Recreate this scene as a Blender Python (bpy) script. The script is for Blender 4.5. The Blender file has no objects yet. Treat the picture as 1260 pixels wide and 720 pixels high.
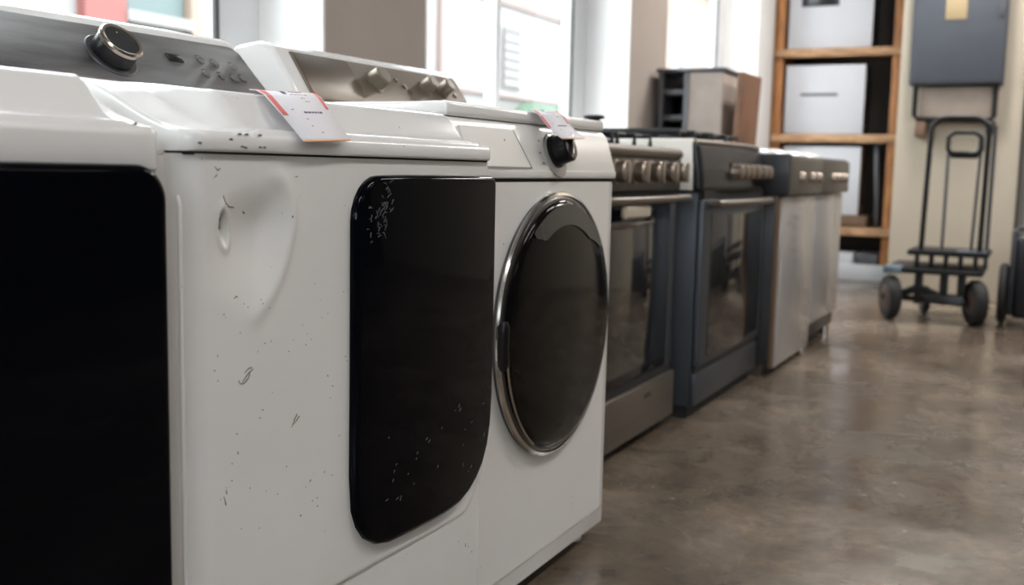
import bpy, bmesh, math, random
from mathutils import Vector, Matrix
random.seed(7)
R = math.radians
S = bpy.context.scene
C = S.collection

# ------------------------------------------------------------------ camera
CAM_H = 0.80; YAW, PITCH, ROLL, FPX = 26.8, 6.77, 1.24, 1290.0
cd = bpy.data.cameras.new('camera'); cam = bpy.data.objects.new('camera', cd); C.objects.link(cam)
S.camera = cam
_y, _p, _r = R(YAW), R(PITCH), R(ROLL)
fwd = Vector((-math.sin(_y)*math.cos(_p), math.cos(_y)*math.cos(_p), -math.sin(_p)))
rgt = Vector((math.cos(_y), math.sin(_y), 0)); up = rgt.cross(fwd)
r2 = rgt*math.cos(_r)+up*math.sin(_r); u2 = -rgt*math.sin(_r)+up*math.cos(_r)
cam.matrix_world = Matrix(((r2.x, u2.x, -fwd.x, 0), (r2.y, u2.y, -fwd.y, 0), (r2.z, u2.z, -fwd.z, CAM_H), (0, 0, 0, 1)))
cd.sensor_fit = 'HORIZONTAL'; cd.sensor_width = 36.0; cd.lens = 36.0*FPX/1260.0
cd.clip_start = 0.02; cd.clip_end = 400
cd.dof.use_dof = True; cd.dof.focus_distance = 1.42; cd.dof.aperture_fstop = 4.2; cd.dof.aperture_blades = 7

# ------------------------------------------------------------------ sky, sun, exposure
w = bpy.data.worlds.new('sky'); S.world = w; w.use_nodes = True
nt = w.node_tree; bg = nt.nodes['Background']
bg.inputs[0].default_value = (0.91, 0.95, 1.0, 1); bg.inputs[1].default_value = 10.0
sun = bpy.data.lights.new('sun', 'SUN'); sun.energy = 1.2; sun.angle = R(3); sun.color = (1, .93, .84)
so = bpy.data.objects.new('sun', sun); C.objects.link(so); so.rotation_euler = (R(12), R(50), 0)   # shines from over our roof onto the far side of the street
S.view_settings.view_transform = 'Standard'; S.view_settings.look = 'None'
S.view_settings.gamma = 1.0; S.view_settings.use_curve_mapping = False
S.view_settings.exposure = 0.05
FILL_LAMP_W = 26.0
S.cycles.max_bounces = 10; S.cycles.diffuse_bounces = 5; S.cycles.transparent_max_bounces = 12

# ------------------------------------------------------------------ materials
def mat(name, col, rough=.5, metal=0., var=0., vscale=6., bump=0., bscale=60., coat=0., stretch=(1, 1, 1), rvar=0.,
        specks=None, speck_scale=90., speck_cut=.74, col2=None, spec=.5, emit=0.):
    m = bpy.data.materials.new(name); m.use_nodes = True
    n = m.node_tree; b = n.nodes['Principled BSDF']; L = n.links
    b.inputs['Base Color'].default_value = (*col, 1); b.inputs['Roughness'].default_value = rough
    b.inputs['Metallic'].default_value = metal; b.inputs['Coat Weight'].default_value = coat
    b.inputs['Specular IOR Level'].default_value = spec
    if emit: b.inputs['Emission Color'].default_value = (*col, 1); b.inputs['Emission Strength'].default_value = emit
    tc = n.nodes.new('ShaderNodeTexCoord'); mp = n.nodes.new('ShaderNodeMapping'); mp.inputs['Scale'].default_value = stretch
    L.new(tc.outputs['Object'], mp.inputs[0])
    cur = None
    if var or col2:
        nz = n.nodes.new('ShaderNodeTexNoise'); nz.inputs['Scale'].default_value = vscale; nz.inputs['Detail'].default_value = 6
        L.new(mp.outputs[0], nz.inputs[0])
        rp = n.nodes.new('ShaderNodeValToRGB'); rp.color_ramp.elements[0].position = .3; rp.color_ramp.elements[1].position = .7
        a = tuple(max(0, c*(1-var)) for c in col); z = tuple(min(1, c*(1+var)) for c in (col2 or col))
        rp.color_ramp.elements[0].color = (*a, 1); rp.color_ramp.elements[1].color = (*z, 1)
        L.new(nz.outputs['Fac'], rp.inputs[0]); cur = rp.outputs[0]
        if rvar:
            mr = n.nodes.new('ShaderNodeMapRange'); mr.inputs[3].default_value = max(0, rough-rvar); mr.inputs[4].default_value = rough+rvar
            mr.inputs[1].default_value = .3; mr.inputs[2].default_value = .7
            L.new(nz.outputs['Fac'], mr.inputs[0]); L.new(mr.outputs[0], b.inputs['Roughness'])
    if specks:
        s1 = n.nodes.new('ShaderNodeTexNoise'); s1.inputs['Scale'].default_value = speck_scale; s1.inputs['Detail'].default_value = 1
        s2 = n.nodes.new('ShaderNodeTexNoise'); s2.inputs['Scale'].default_value = speck_scale*.13; s2.inputs['Detail'].default_value = 2
        L.new(mp.outputs[0], s1.inputs[0]); L.new(mp.outputs[0], s2.inputs[0])
        ad = n.nodes.new('ShaderNodeMath'); ad.operation = 'MULTIPLY_ADD'; ad.inputs[1].default_value = .35
        L.new(s2.outputs['Fac'], ad.inputs[0]); L.new(s1.outputs['Fac'], ad.inputs[2])
        mr = n.nodes.new('ShaderNodeMapRange'); mr.inputs[1].default_value = speck_cut+.175; mr.inputs[2].default_value = speck_cut+.20
        L.new(ad.outputs[0], mr.inputs[0])
        mx = n.nodes.new('ShaderNodeMix'); mx.data_type = 'RGBA'
        L.new(mr.outputs[0], mx.inputs['Factor'])
        if cur: L.new(cur, mx.inputs['A'])
        else: mx.inputs['A'].default_value = (*col, 1)
        mx.inputs['B'].default_value = (*specks, 1); cur = mx.outputs['Result']
    if cur: L.new(cur, b.inputs['Base Color'])
    if bump:
        bz = n.nodes.new('ShaderNodeTexNoise'); bz.inputs['Scale'].default_value = bscale; bz.inputs['Detail'].default_value = 5
        L.new(mp.outputs[0], bz.inputs[0]); bp = n.nodes.new('ShaderNodeBump'); bp.inputs['Strength'].default_value = bump
        bp.inputs['Distance'].default_value = .01
        L.new(bz.outputs['Fac'], bp.inputs['Height']); L.new(bp.outputs[0], b.inputs['Normal'])
    return m

M = dict(
    enamel=mat('white_enamel', (.76, .745, .725), .22, var=.03, vscale=5, specks=(.2, .17, .15), speck_scale=150, speck_cut=.80, coat=.15, bump=.015, bscale=14, rvar=.05),
    enamel_clean=mat('white_enamel_clean', (.74, .725, .70), .3, var=.03, vscale=4, coat=.15),
    deck=mat('white_glossy_deck', (.82, .81, .80), .2, var=.02, vscale=4, specks=(.3, .25, .22), speck_scale=150, speck_cut=.81, coat=.4),
    black_gloss=mat('black_door_glass', (.0018, .0022, .0038), .06, var=.2, vscale=3, spec=.085, bump=.006, bscale=5),
    dark_glass=mat('smoked_door_glass', (.0045, .004, .004), .08, spec=.11, bump=.004, bscale=8),
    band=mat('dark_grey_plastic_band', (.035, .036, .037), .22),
    chrome=mat('chrome', (.62, .60, .57), .16, 1.), champagne=mat('champagne_metal_rim', (.55, .49, .42), .22, 1.),
    darkmetal=mat('dark_metal_rim', (.12, .12, .125), .25, .9),
    console_dark=mat('worn_dark_grey_console', (.09, .085, .09), .46, .25, var=.3, vscale=5, stretch=(3, 1, 9), col2=(.18, .175, .175), rvar=.06, bump=.05, bscale=30),
    console_tan=mat('brushed_tan_console', (.22, .185, .145), .4, .5, var=.1, vscale=9, stretch=(1, .2, 3), rvar=.05),
    console_brown=mat('brown_console_end', (.11, .085, .06), .38, .4, var=.15, vscale=8),
    black_plastic=mat('black_plastic', (.006, .006, .007), .32, spec=.3), black_matte=mat('matte_black', (.008, .008, .009), .7),
    display=mat('display_glass', (.02, .02, .024), .15), seam=mat('dark_seam', (.02, .015, .014), .8),
    rust=mat('rusty_gap', (.16, .085, .05), .8, var=.4, vscale=60), scuff=mat('dark_scuff', (.15, .125, .115), .7),
    scratch=mat('pale_scratch', (.13, .13, .135), .6), paper=mat('paper', (.78, .76, .80), .75), red=mat('red_print', (.70, .16, .14), .7),
    ink=mat('ink', (.12, .08, .14), .8), orange_edge=mat('orange_edge', (.80, .42, .20), .8),
    steel=mat('stainless', (.17, .148, .125), .4, .75, var=.08, vscale=12, stretch=(1, .15, 6)),
    steel_dark=mat('dark_stainless', (.085, .077, .07), .32, .7, var=.1, vscale=12, stretch=(1, .15, 6)),
    slate=mat('blue_grey_slate_metal', (.052, .06, .073), .38, .4, var=.08, vscale=5),
    slate_dark=mat('graphite_metal', (.04, .041, .045), .36, .5, var=.08, vscale=5),
    cream=mat('cream_side_with_reflection', (.84, .80, .73), .35, var=.05), oven_glass=mat('oven_glass', (.010, .010, .010), .07, spec=.6),  # cream: cooker side cap with a window reflection put into its colour
    cooktop=mat('black_cooktop', (.015, .015, .016), .2), iron=mat('cast_iron', (.02, .021, .024), .55, .2),
    greydoor=mat('pale_grey_enamel_door', (.38, .36, .355), .22, var=.04, vscale=4, coat=.3),
    trim_brown=mat('warm_grey_panel', (.14, .124, .107), .4, .45, var=.08, vscale=9, stretch=(1, .2, 5)),
    knob=mat('brushed_knob', (.36, .30, .25), .42, .9), kick=mat('kick_panel', (.05, .042, .036), .6),
    wood=mat('orange_pine', (.34, .14, .05), .55, var=.25, vscale=5, stretch=(7, 7, 1), col2=(.46, .21, .08)),
    woodh=mat('rough_pine_board', (.38, .20, .10), .65, var=.3, vscale=6, stretch=(1, 7, 7), col2=(.52, .32, .18), bump=.2),
    box_white=mat('white_carton', (.58, .595, .64), .45, var=.03, vscale=3), box_side=mat('black_appliance_side', (.02, .018, .018), .4, var=.3),
    carton_brown=mat('brown_carton', (.17, .105, .065), .8, var=.15),
    wall=mat('taupe_plaster', (.42, .355, .31), .85, var=.05, vscale=2, bump=.1, bscale=40), jamb=mat('white_plaster', (.88, .87, .86), .7, var=.02, vscale=2),
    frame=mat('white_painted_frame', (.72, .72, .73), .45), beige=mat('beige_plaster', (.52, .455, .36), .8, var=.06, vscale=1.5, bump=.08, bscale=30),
    dim=mat('dark_painted_wall', (.035, .033, .032), .8, var=.1, vscale=2), ceil=mat('ceiling_paint', (.30, .29, .28), .9, var=.05),
    cabinet_grey=mat('grey_blue_powder_coat', (.075, .083, .10), .5, .2, var=.05), label_y=mat('yellow_label', (.42, .32, .18), .7),
    rubber=mat('tyre_rubber', (.02, .019, .018), .75), hub=mat('rusty_hub', (.10, .065, .05), .6, .3), blackpaint=mat('black_painted_steel', (.008, .008, .009), .5, 0., spec=.3),
    bluepaint=mat('worn_blue_steel_edge', (.16, .21, .26), .35, .5), case=mat('dark_case_shell', (.005, .005, .009), .35), case_edge=mat('grey_case_edge', (.035, .035, .04), .4),
    rack=mat('grey_rack_metal', (.10, .10, .11), .4, .5), rack_side=mat('tan_rack_side', (.36, .30, .26), .6, var=.15), rack_board=mat('reddish_board', (.16, .072, .035), .6, var=.2),
    tan_panel=mat('tan_metal_panel', (.36, .29, .24), .6, var=.1), doorgrey=mat('grey_door_paint', (.27, .245, .225), .6, var=.05),
    skirt=mat('white_skirt_board', (.62, .64, .68), .5),
    facade=mat('pale_render', (.185, .18, .175), .9, var=.03, vscale=.3), facade_peach=mat('peach_render', (.21, .155, .12), .9, var=.04, vscale=.3),
    facade_pink=mat('pink_band', (.165, .12, .11), .9), pilaster=mat('red_pilaster', (.17, .06, .055), .9), shopglass=mat('teal_shop_glass', (.06, .085, .085), .6),
    louvre=mat('grey_louvre', (.09, .083, .083), .7), hedge=mat('green_hedge', (.055, .095, .065), .9, var=.3, vscale=3), pavement=mat('pavement', (.16, .155, .15), .9, var=.05),
    carpaint=mat('white_car_paint', (.85, .87, .88), .2), tyre=mat('car_tyre', (.03, .03, .03), .8),
    lampface=mat('fill_lamp_diffuser', (1., .95, .88), .5, emit=2.5), lampcase=mat('fill_lamp_housing', (.6, .6, .6), .5),  # glowing face and housing of the added fill lamps
)

def glass_mat():
    m = bpy.data.materials.new('window_glass'); m.use_nodes = True; n = m.node_tree; n.nodes.clear()
    o = n.nodes.new('ShaderNodeOutputMaterial'); t = n.nodes.new('ShaderNodeBsdfTransparent'); g = n.nodes.new('ShaderNodeBsdfGlossy')
    f = n.nodes.new('ShaderNodeFresnel'); mx = n.nodes.new('ShaderNodeMixShader'); f.inputs[0].default_value = 1.45
    g.inputs['Roughness'].default_value = .02; t.inputs[0].default_value = (.96, .98, .97, 1)
    ge = n.nodes.new('ShaderNodeNewGeometry'); iv = n.nodes.new('ShaderNodeMath'); iv.operation = 'SUBTRACT'; iv.inputs[0].default_value = 1
    mu = n.nodes.new('ShaderNodeMath'); mu.operation = 'MULTIPLY'; n.links.new(ge.outputs['Backfacing'], iv.inputs[1])
    n.links.new(iv.outputs[0], mu.inputs[0]); n.links.new(f.outputs[0], mu.inputs[1]); n.links.new(mu.outputs[0], mx.inputs[0]); n.links.new(t.outputs[0], mx.inputs[1]); n.links.new(g.outputs[0], mx.inputs[2]); n.links.new(mx.outputs[0], o.inputs[0])
    return m
M['glass'] = glass_mat()

def floor_mat():
    m = bpy.data.materials.new('polished_concrete'); m.use_nodes = True; n = m.node_tree; L = n.links; b = n.nodes['Principled BSDF']
    tc = n.nodes.new('ShaderNodeTexCoord')
    def noise(s, d, dist=0, rough=.55):
        z = n.nodes.new('ShaderNodeTexNoise'); z.inputs['Scale'].default_value = s; z.inputs['Detail'].default_value = d
        z.inputs['Distortion'].default_value = dist; z.inputs['Roughness'].default_value = rough; L.new(tc.outputs['Object'], z.inputs[0]); return z.outputs['Fac']
    def ramp(f, stops):
        r = n.nodes.new('ShaderNodeValToRGB'); L.new(f, r.inputs[0]); e = r.color_ramp.elements
        e[0].position, e[0].color = stops[0][0], (*stops[0][1], 1); e[1].position, e[1].color = stops[-1][0], (*stops[-1][1], 1)
        for p, c in stops[1:-1]: q = e.new(p); q.color = (*c, 1)
        return r.outputs[0]
    def mul(a, bb, f=1., t='MULTIPLY'):
        x = n.nodes.new('ShaderNodeMix'); x.data_type = 'RGBA'; x.blend_type = t; x.inputs['Factor'].default_value = f
        L.new(a, x.inputs['A']); L.new(bb, x.inputs['B']); return x.outputs['Result']
    c = ramp(noise(.9, 8, .6), [(.32, (.085, .064, .047)), (.5, (.135, .105, .078)), (.68, (.24, .195, .155))])
    c = mul(c, ramp(noise(5, 10, 1.2, .65), [(.3, (.62, .62, .62)), (.5, (.95, .95, .95)), (.72, (1.25, 1.22, 1.18))]))
    c = mul(c, ramp(noise(28, 6, .3, .7), [(.3, (.82, .82, .82)), (.7, (1.12, 1.12, 1.12))]))
    c = mul(c, ramp(noise(2.2, 12, 2.6, .7), [(.47, (1, 1, 1)), (.5, (1.35, 1.3, 1.25)), (.53, (1, 1, 1))]), .7)
    L.new(c, b.inputs['Base Color'])
    mr = n.nodes.new('ShaderNodeMapRange'); mr.inputs[1].default_value = .3; mr.inputs[2].default_value = .7; mr.inputs[3].default_value = .12; mr.inputs[4].default_value = .34
    L.new(noise(3, 8, .8), mr.inputs[0]); L.new(mr.outputs[0], b.inputs['Roughness'])
    bp = n.nodes.new('ShaderNodeBump'); bp.inputs['Strength'].default_value = .06; bp.inputs['Distance'].default_value = .01
    L.new(noise(14, 8), bp.inputs['Height']); L.new(bp.outputs[0], b.inputs['Normal'])
    return m
M['floor'] = floor_mat()

# ------------------------------------------------------------------ mesh helpers
def smooth(t):
    t = max(0., min(1., t)); return t*t*(3-2*t)

class MB:
    def __init__(s): s.bm = bmesh.new()
    def merge(s, b2):
        me = bpy.data.meshes.new('t'); b2.to_mesh(me); b2.free(); s.bm.from_mesh(me); bpy.data.meshes.remove(me); return s
    def box(s, x0, x1, y0, y1, z0, z1, bev=0., seg=2):
        b = bmesh.new(); bmesh.ops.create_cube(b, size=1)
        for v in b.verts:
            v.co = Vector(((x0+x1)/2+v.co.x*(x1-x0), (y0+y1)/2+v.co.y*(y1-y0), (z0+z1)/2+v.co.z*(z1-z0)))
        if bev: bmesh.ops.bevel(b, geom=b.edges[:], offset=bev, segments=seg, profile=.5, affect='EDGES')
        return s.merge(b)
    def obox(s, o, ex, ey, ez, sx, sy, sz, bev=0.):
        """box centred at o, axes ex,ey,ez and full sizes"""
        b = bmesh.new(); bmesh.ops.create_cube(b, size=1)
        for v in b.verts: v.co = Vector((v.co.x*sx, v.co.y*sy, v.co.z*sz))
        if bev: bmesh.ops.bevel(b, geom=b.edges[:], offset=bev, segments=2, profile=.5, affect='EDGES')
        o, ex, ey, ez = map(Vector, (o, ex, ey, ez))
        for v in b.verts: c = v.co.copy(); v.co = o+ex*c.x+ey*c.y+ez*c.z
        return s.merge(b)
    def lathe(s, o, axis, prof, n=40, cap=True):
        """prof: list of (radius, height along axis)"""
        o = Vector(o); a = Vector(axis).normalized(); t = Vector((0, 0, 1)) if abs(a.z) < .9 else Vector((1, 0, 0))
        u = a.cross(t).normalized(); v = a.cross(u); bm = s.bm; rings = []
        for r, h in prof:
            rings.append([bm.verts.new(o+a*h+(u*math.cos(2*math.pi*i/n)+v*math.sin(2*math.pi*i/n))*r) for i in range(n)])
        for A, B in zip(rings, rings[1:]):
            for i in range(n): bm.faces.new((A[i], A[(i+1) % n], B[(i+1) % n], B[i]))
        if cap: bm.faces.new(rings[0][::-1]); bm.faces.new(rings[-1])
        return s
    def cyl(s, p0, p1, r, n=20): 
        p0, p1 = Vector(p0), Vector(p1); return s.lathe(p0, p1-p0, [(r, 0), (r, (p1-p0).length)], n)
    def tube(s, pts, r, n=10, closed=False):
        pts = [Vector(p) for p in pts]; bm = s.bm; rings = []; N = len(pts); prev = None
        for i, p in enumerate(pts):
            if closed: d = pts[(i+1) % N]-pts[i-1]
            else: d = pts[min(i+1, N-1)]-pts[max(i-1, 0)]
            d.normalize()
            if prev is None: t = Vector((0, 0, 1)) if abs(d.z) < .9 else Vector((1, 0, 0)); u = d.cross(t).normalized()
            else: u = (prev-d*prev.dot(d)).normalized()
            prev = u; v = d.cross(u); rr = r[i] if isinstance(r, (list, tuple)) else r
            rings.append([bm.verts.new(p+(u*math.cos(2*math.pi*k/n)+v*math.sin(2*math.pi*k/n))*rr) for k in range(n)])
        prs = list(zip(rings, rings[1:]))
        if closed: prs.append((rings[-1], rings[0]))
        for A, B in prs:
            for k in range(n): bm.faces.new((A[k], A[(k+1) % n], B[(k+1) % n], B[k]))
        if not closed: bm.faces.new(rings[0][::-1]); bm.faces.new(rings[-1])
        return s
    def grid(s, P):
        bm = s.bm; V = [[bm.verts.new(Vector(p)) for p in row] for row in P]
        for i in range(len(V)-1):
            for j in range(len(V[0])-1):
                bm.faces.new((V[i][j], V[i+1][j], V[i+1][j+1], V[i][j+1]))
        return s
    def pillow(s, pts, toP, prof):
        """closed outline pts (2D, counter-clockwise), prof=[(inset,height)], toP(a,b,h)->3D; last ring capped, first capped too"""
        bm = s.bm; N = len(pts); rings = []
        for ins, h in prof:
            ring = []
            for i in range(N):
                a, b, c = Vector(pts[i-1]), Vector(pts[i]), Vector(pts[(i+1) % N])
                d = ((b-a).normalized()+(c-b).normalized()).normalized(); nrm = Vector((-d.y, d.x))
                q = b+nrm*ins; ring.append(bm.verts.new(Vector(toP(q.x, q.y, h))))
            rings.append(ring)
        for A, B in zip(rings, rings[1:]):
            for i in range(N): bm.faces.new((A[i], A[(i+1) % N], B[(i+1) % N], B[i]))
        cap = bm.faces.new(rings[-1]); bm.faces.new(rings[0][::-1])
        for e in cap.edges: e.smooth = False
        return s
    def extrude(s, sec, y0, y1):
        """section in (x,z), extruded along y"""
        bm = s.bm; A = [bm.verts.new((x, y0, z)) for x, z in sec]; B = [bm.verts.new((x, y1, z)) for x, z in sec]; n = len(sec)
        for i in range(n): bm.faces.new((A[i], A[(i+1) % n], B[(i+1) % n], B[i]))
        bm.faces.new(A[::-1]); bm.faces.new(B); return s

def obj(name, mb, m, parent=None, label=None, bevel=0., flat=False, kind=None, angle=35):
    bm = mb.bm
    bmesh.ops.recalc_face_normals(bm, faces=bm.faces[:])
    off = parent_origin(parent)
    for v in bm.verts: v.co -= off
    me = bpy.data.meshes.new(name); bm.to_mesh(me); bm.free(); me.materials.append(M[m] if isinstance(m, str) else m)
    o = bpy.data.objects.new(name, me); C.objects.link(o)
    if not flat:
        for p in me.polygons: p.use_smooth = True
        try: me.set_sharp_from_angle(angle=R(angle))
        except Exception: pass
    if bevel:
        b = o.modifiers.new('bevel', 'BEVEL'); b.width = bevel; b.segments = 2; b.limit_method = 'ANGLE'; b.angle_limit = R(40)
    if parent is not None: o.parent = parent
    if label: o['label'] = label
    if kind: o['kind'] = kind
    return o
def parent_origin(p):
    v = Vector((0, 0, 0))
    while p is not None: v += p.location; p = p.parent
    return v
def thing(name, label, cat, loc, group=None):
    o = bpy.data.objects.new(name, None); C.objects.link(o); o.location = loc; o.empty_display_size = .1
    o['label'] = label; o['category'] = cat
    if group: o['group'] = group
    return o
def tag(o, label, cat, group=None):
    o['label'] = label; o['category'] = cat
    if group: o['group'] = group
    return o
def struct(name, mb, m, parent=None, **k): return obj(name, mb, m, parent, kind=None if parent else 'structure', **k)

# ================================================================== THE ROOM
WX = -2.0; RX = 4.6; Y0 = -5.0; Y1 = 8.9; CZ = 3.3
struct('floor', MB().box(WX-.3, RX, Y0, Y1, -.2, 0), 'floor')
struct('ceiling', MB().box(WX-.3, RX, Y0, Y1, CZ, CZ+.15), 'ceil')
OPEN = [(-1.2, .62), (.62+.58-.58, 2.65), (3.23, 5.26), (5.84, 7.87)]
OPEN[0] = (-1.99, .04)
SILL, HEAD = .86, 3.0
ys = [Y0]+[v for o in OPEN for v in o]+[Y1]
mb = MB()
for a, b in zip(ys[0::2], ys[1::2]): mb.box(WX-.3, WX, a, b, 0, CZ)
for a, b in OPEN: mb.box(WX-.3, WX, a, b, 0, SILL); mb.box(WX-.3, WX, a, b, HEAD, CZ)
wl = struct('wall_left', mb, 'wall')
for i, (a, b) in enumerate(OPEN):
    # white plastered reveals lining each opening
    struct('reveal', MB().box(WX-.29, WX+.004, b-.012, b, SILL, HEAD), 'jamb', wl)
    struct('reveal', MB().box(WX-.29, WX+.004, a, a+.012, SILL, HEAD), 'jamb', wl)
    struct('window_sill', MB().box(WX-.29, WX+.03, a, b, SILL, SILL+.03), 'jamb', wl)
    wn = MB(); x0, x1 = WX-.30, WX-.24
    wn.box(x0, x1, a+.012, a+.20, SILL+.03, HEAD, .006); wn.box(x0, x1, b-.21, b-.012, SILL+.03, HEAD, .006)
    wn.box(x0, x1, a+.2, b-.21, SILL+.03, SILL+.09, .006); wn.box(x0, x1, a+.2, b-.21, HEAD-.09, HEAD, .006)
    wo = struct('window_%d' % (i+1), wn, 'frame')
    struct('mullion', MB().box(x0, x1, (a+b)/2-.02, (a+b)/2+.02, SILL+.09, HEAD-.09, .005), 'frame', wo)
    struct('glass_bead', MB().box(x1-.001, x1+.012, b-.222, b-.205, SILL+.09, HEAD-.09, .002), 'louvre', wo)
    if i == 3: struct('transom_bar', MB().box(x0, x1, a+.2, b-.21, 2.22, 2.25, .005), 'louvre', wo)
    for (p, q) in ((a+.2, (a+b)/2-.02), ((a+b)/2+.02, b-.21)):
        struct('pane', MB().box(x0+.025, x0+.031, p-.005, q+.005, SILL+.085, HEAD-.085), 'glass', wo)
struct('trim_1', MB().box(WX, WX+.02, 7.872, 8.36, 0, CZ, .004), 'jamb')
# back wall, projecting beige pier, right and rear walls
struct('wall_back', MB().box(WX-.3, RX, Y1, Y1+.15, 0, CZ), 'beige')
pier = struct('trim_2', MB().box(-.93, -.17, 7.5, Y1, 0, CZ, .006), 'beige')
struct('door_1', MB().box(-.165, .75, 7.56, 7.62, .01, 2.3, .008), 'doorgrey')
struct('trim_3', MB().box(-.17, RX, 7.62, Y1, 0, CZ), 'beige')
struct('trim_4', MB().box(-.172, -.160, 7.49, 7.56, 0, CZ), 'seam')
struct('wall_right', MB().box(RX, RX+.15, Y0, Y1, 0, CZ), 'dim')
mb = MB().box(WX-.3, .2, Y0-.15, Y0, 0, CZ).box(4.0, RX, Y0-.15, Y0, 0, CZ).box(.2, 4.0, Y0-.15, Y0, 0, 1.6).box(.2, 4.0, Y0-.15, Y0, 3.1, CZ)
struct('wall_rear', mb, 'dim')
wo = struct('window_5', MB().box(.2, 4.0, Y0-.1, Y0-.04, 1.6, 1.66, .004).box(.2, 4.0, Y0-.1, Y0-.04, 3.04, 3.1, .004).box(.2, .26, Y0-.1, Y0-.04, 1.66, 3.04, .004).box(3.94, 4.0, Y0-.1, Y0-.04, 1.66, 3.04, .004), 'frame')
struct('mullion', MB().box(2.07, 2.13, Y0-.1, Y0-.04, 1.66, 3.04, .004), 'frame', wo)
for a, b in ((.255, 2.075), (2.125, 3.945)): struct('pane', MB().box(a, b, Y0-.073, Y0-.067, 1.655, 3.045), 'glass', wo)
struct('baseboard_left', MB().box(WX, WX+.015, Y0, 7.9, 0, .1, .003), 'skirt')

def added_ceiling_lamp(x, y, label, power=None):  # unseen lamps added as fill light for the room
    t = thing('added_ceiling_lamp', label, 'lamp', (x, y, CZ-.09), 'added fill lamps over the aisle')
    obj('housing', MB().box(x-.12, x+.12, y-.62, y+.62, CZ-.06, CZ, .01), 'lampcase', t)
    obj('diffuser', MB().box(x-.1, x+.1, y-.6, y+.6, CZ-.085, CZ-.06, .008), 'lampface', t)
    l = bpy.data.lights.new('fill_lamp_light', 'AREA'); l.shape = 'RECTANGLE'; l.size = .24; l.size_y = 1.2; l.energy = power or FILL_LAMP_W; l.color = (1, .97, .945)
    lo = bpy.data.objects.new('fill_lamp_light', l); C.objects.link(lo); lo.parent = t; lo.location = (0, 0, -.01)
for i, (x, y, lb) in enumerate([(.9, -.6, 'added ceiling fill lamp above the aisle behind the nearest machine'), (.9, 2.2, 'added ceiling fill lamp above the aisle beside the round-door washer'),
                                (.9, 5.0, 'added ceiling fill lamp above the aisle beside the cookers'), (3.2, .8, 'added ceiling fill lamp near the dark right wall, front'),
                                (3.2, 4.4, 'added ceiling fill lamp near the dark right wall, back'),
                                (-.6, 6.6, 'added ceiling fill lamp in front of the pine shelving, window side'), (1.0, 6.9, 'added ceiling fill lamp above the grey door at the back')]):
    added_ceiling_lamp(x, y, lb, (31, 32, 22, 7, 12, 70, 60)[i])

# ================================================================== OUTSIDE
struct('ground', MB().box(-40, WX-.3, -20, 80, -.35, -.12), 'pavement')
FX = -14.0
fb = thing('street_building', 'pale rendered building across the street seen through the windows', 'building', (FX, 20, -.12))
obj('wall', MB().box(FX-6, FX, -12, 38, -.12, 7), 'facade', fb)
obj('string_course', MB().box(FX, FX+.12, 16, 38, 5.35, 5.6), 'facade_pink', fb)
obj('string_course', MB().box(FX, FX+.12, 16, 38, 2.78, 2.86), 'facade_pink', fb)
for y in (19.4, 23.2): obj('downpipe', MB().box(FX, FX+.12, y, y+.16, -.12, 7), 'facade_pink', fb)
for y, z0, z1, wd in ((26.75, 3.05, 4.75, 1.1), (31.2, 3.05, 4.75, 1.1), (20.9, 3.7, 4.5, .5)):
    o = obj('shuttered_window', MB().box(FX, FX+.06, y, y+wd, z0, z1), 'louvre', fb)
    for k in range(6): obj('slat', MB().box(FX+.06, FX+.09, y+.06, y+wd-.06, z0+.1+k*(z1-z0-.2)/6, z0+.1+(k+.55)*(z1-z0-.2)/6), 'facade', o)
obj('pilaster', MB().box(FX, FX+.2, 12.1, 12.95, -.12, 5.2), 'pilaster', fb)
obj('pilaster', MB().box(FX, FX+.2, 14.45, 14.75, -.12, 5.2), 'facade_peach', fb)
obj('shop_window', MB().box(FX, FX+.05, 13.1, 14.4, 3.3, 5.0), 'shopglass', fb)
obj('ledge', MB().box(FX, FX+.25, 12.95, 14.45, 3.1, 3.28), 'facade', fb)
f2 = thing('peach_building', 'peach rendered building further along the street behind the grey rack', 'building', (FX, 52, -.12))
obj('wall', MB().box(FX-6, FX+.4, 38.2, 70, -.12, 14), 'facade_peach', f2)
obj('cornice', MB().box(FX+.4, FX+.8, 38.2, 70, 8.2, 8.5), 'louvre', f2)
for y in (41.5, 46, 50.5): obj('upper_window', MB().box(FX+.4, FX+.46, y, y+1.2, 3.4, 5.8), 'facade', f2)
hd = MB()
for k in range(16):
    y = 26.6+k*.24; hd.lathe((FX+.9, y, -.12), (0, 0, 1), [(.3, 0), (.55, .6), (.55, 1.9+.15*math.sin(k*2.1)), (.4, 2.5+.12*math.sin(k*1.7)), (.1, 2.75)], 10)
tag(obj('hedge', hd, 'hedge'), 'green hedge in front of the pale building across the street', 'hedge')
car = thing('car', 'white car parked in front of the green hedge across the street', 'car', (FX+3, 27, -.12))
obj('body', MB().extrude([(0, 0)], 0, 0) if False else MB().box(FX+2.2, FX+3.9, 24.3, 28.6, .1, .85, .12, 3), 'carpaint', car)
obj('cabin', MB().box(FX+2.35, FX+3.75, 25.3, 27.7, .8, 1.4, .16, 3), 'shopglass', car)
obj('roof', MB().box(FX+2.45, FX+3.65, 25.6, 27.4, 1.36, 1.46, .04), 'carpaint', car)
for y in (25.2, 27.7):
    for x in (FX+2.25, FX+3.75): obj('wheel', MB().cyl((x, y, .2), (x+.12, y, .2), .32), 'tyre', car)

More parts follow.
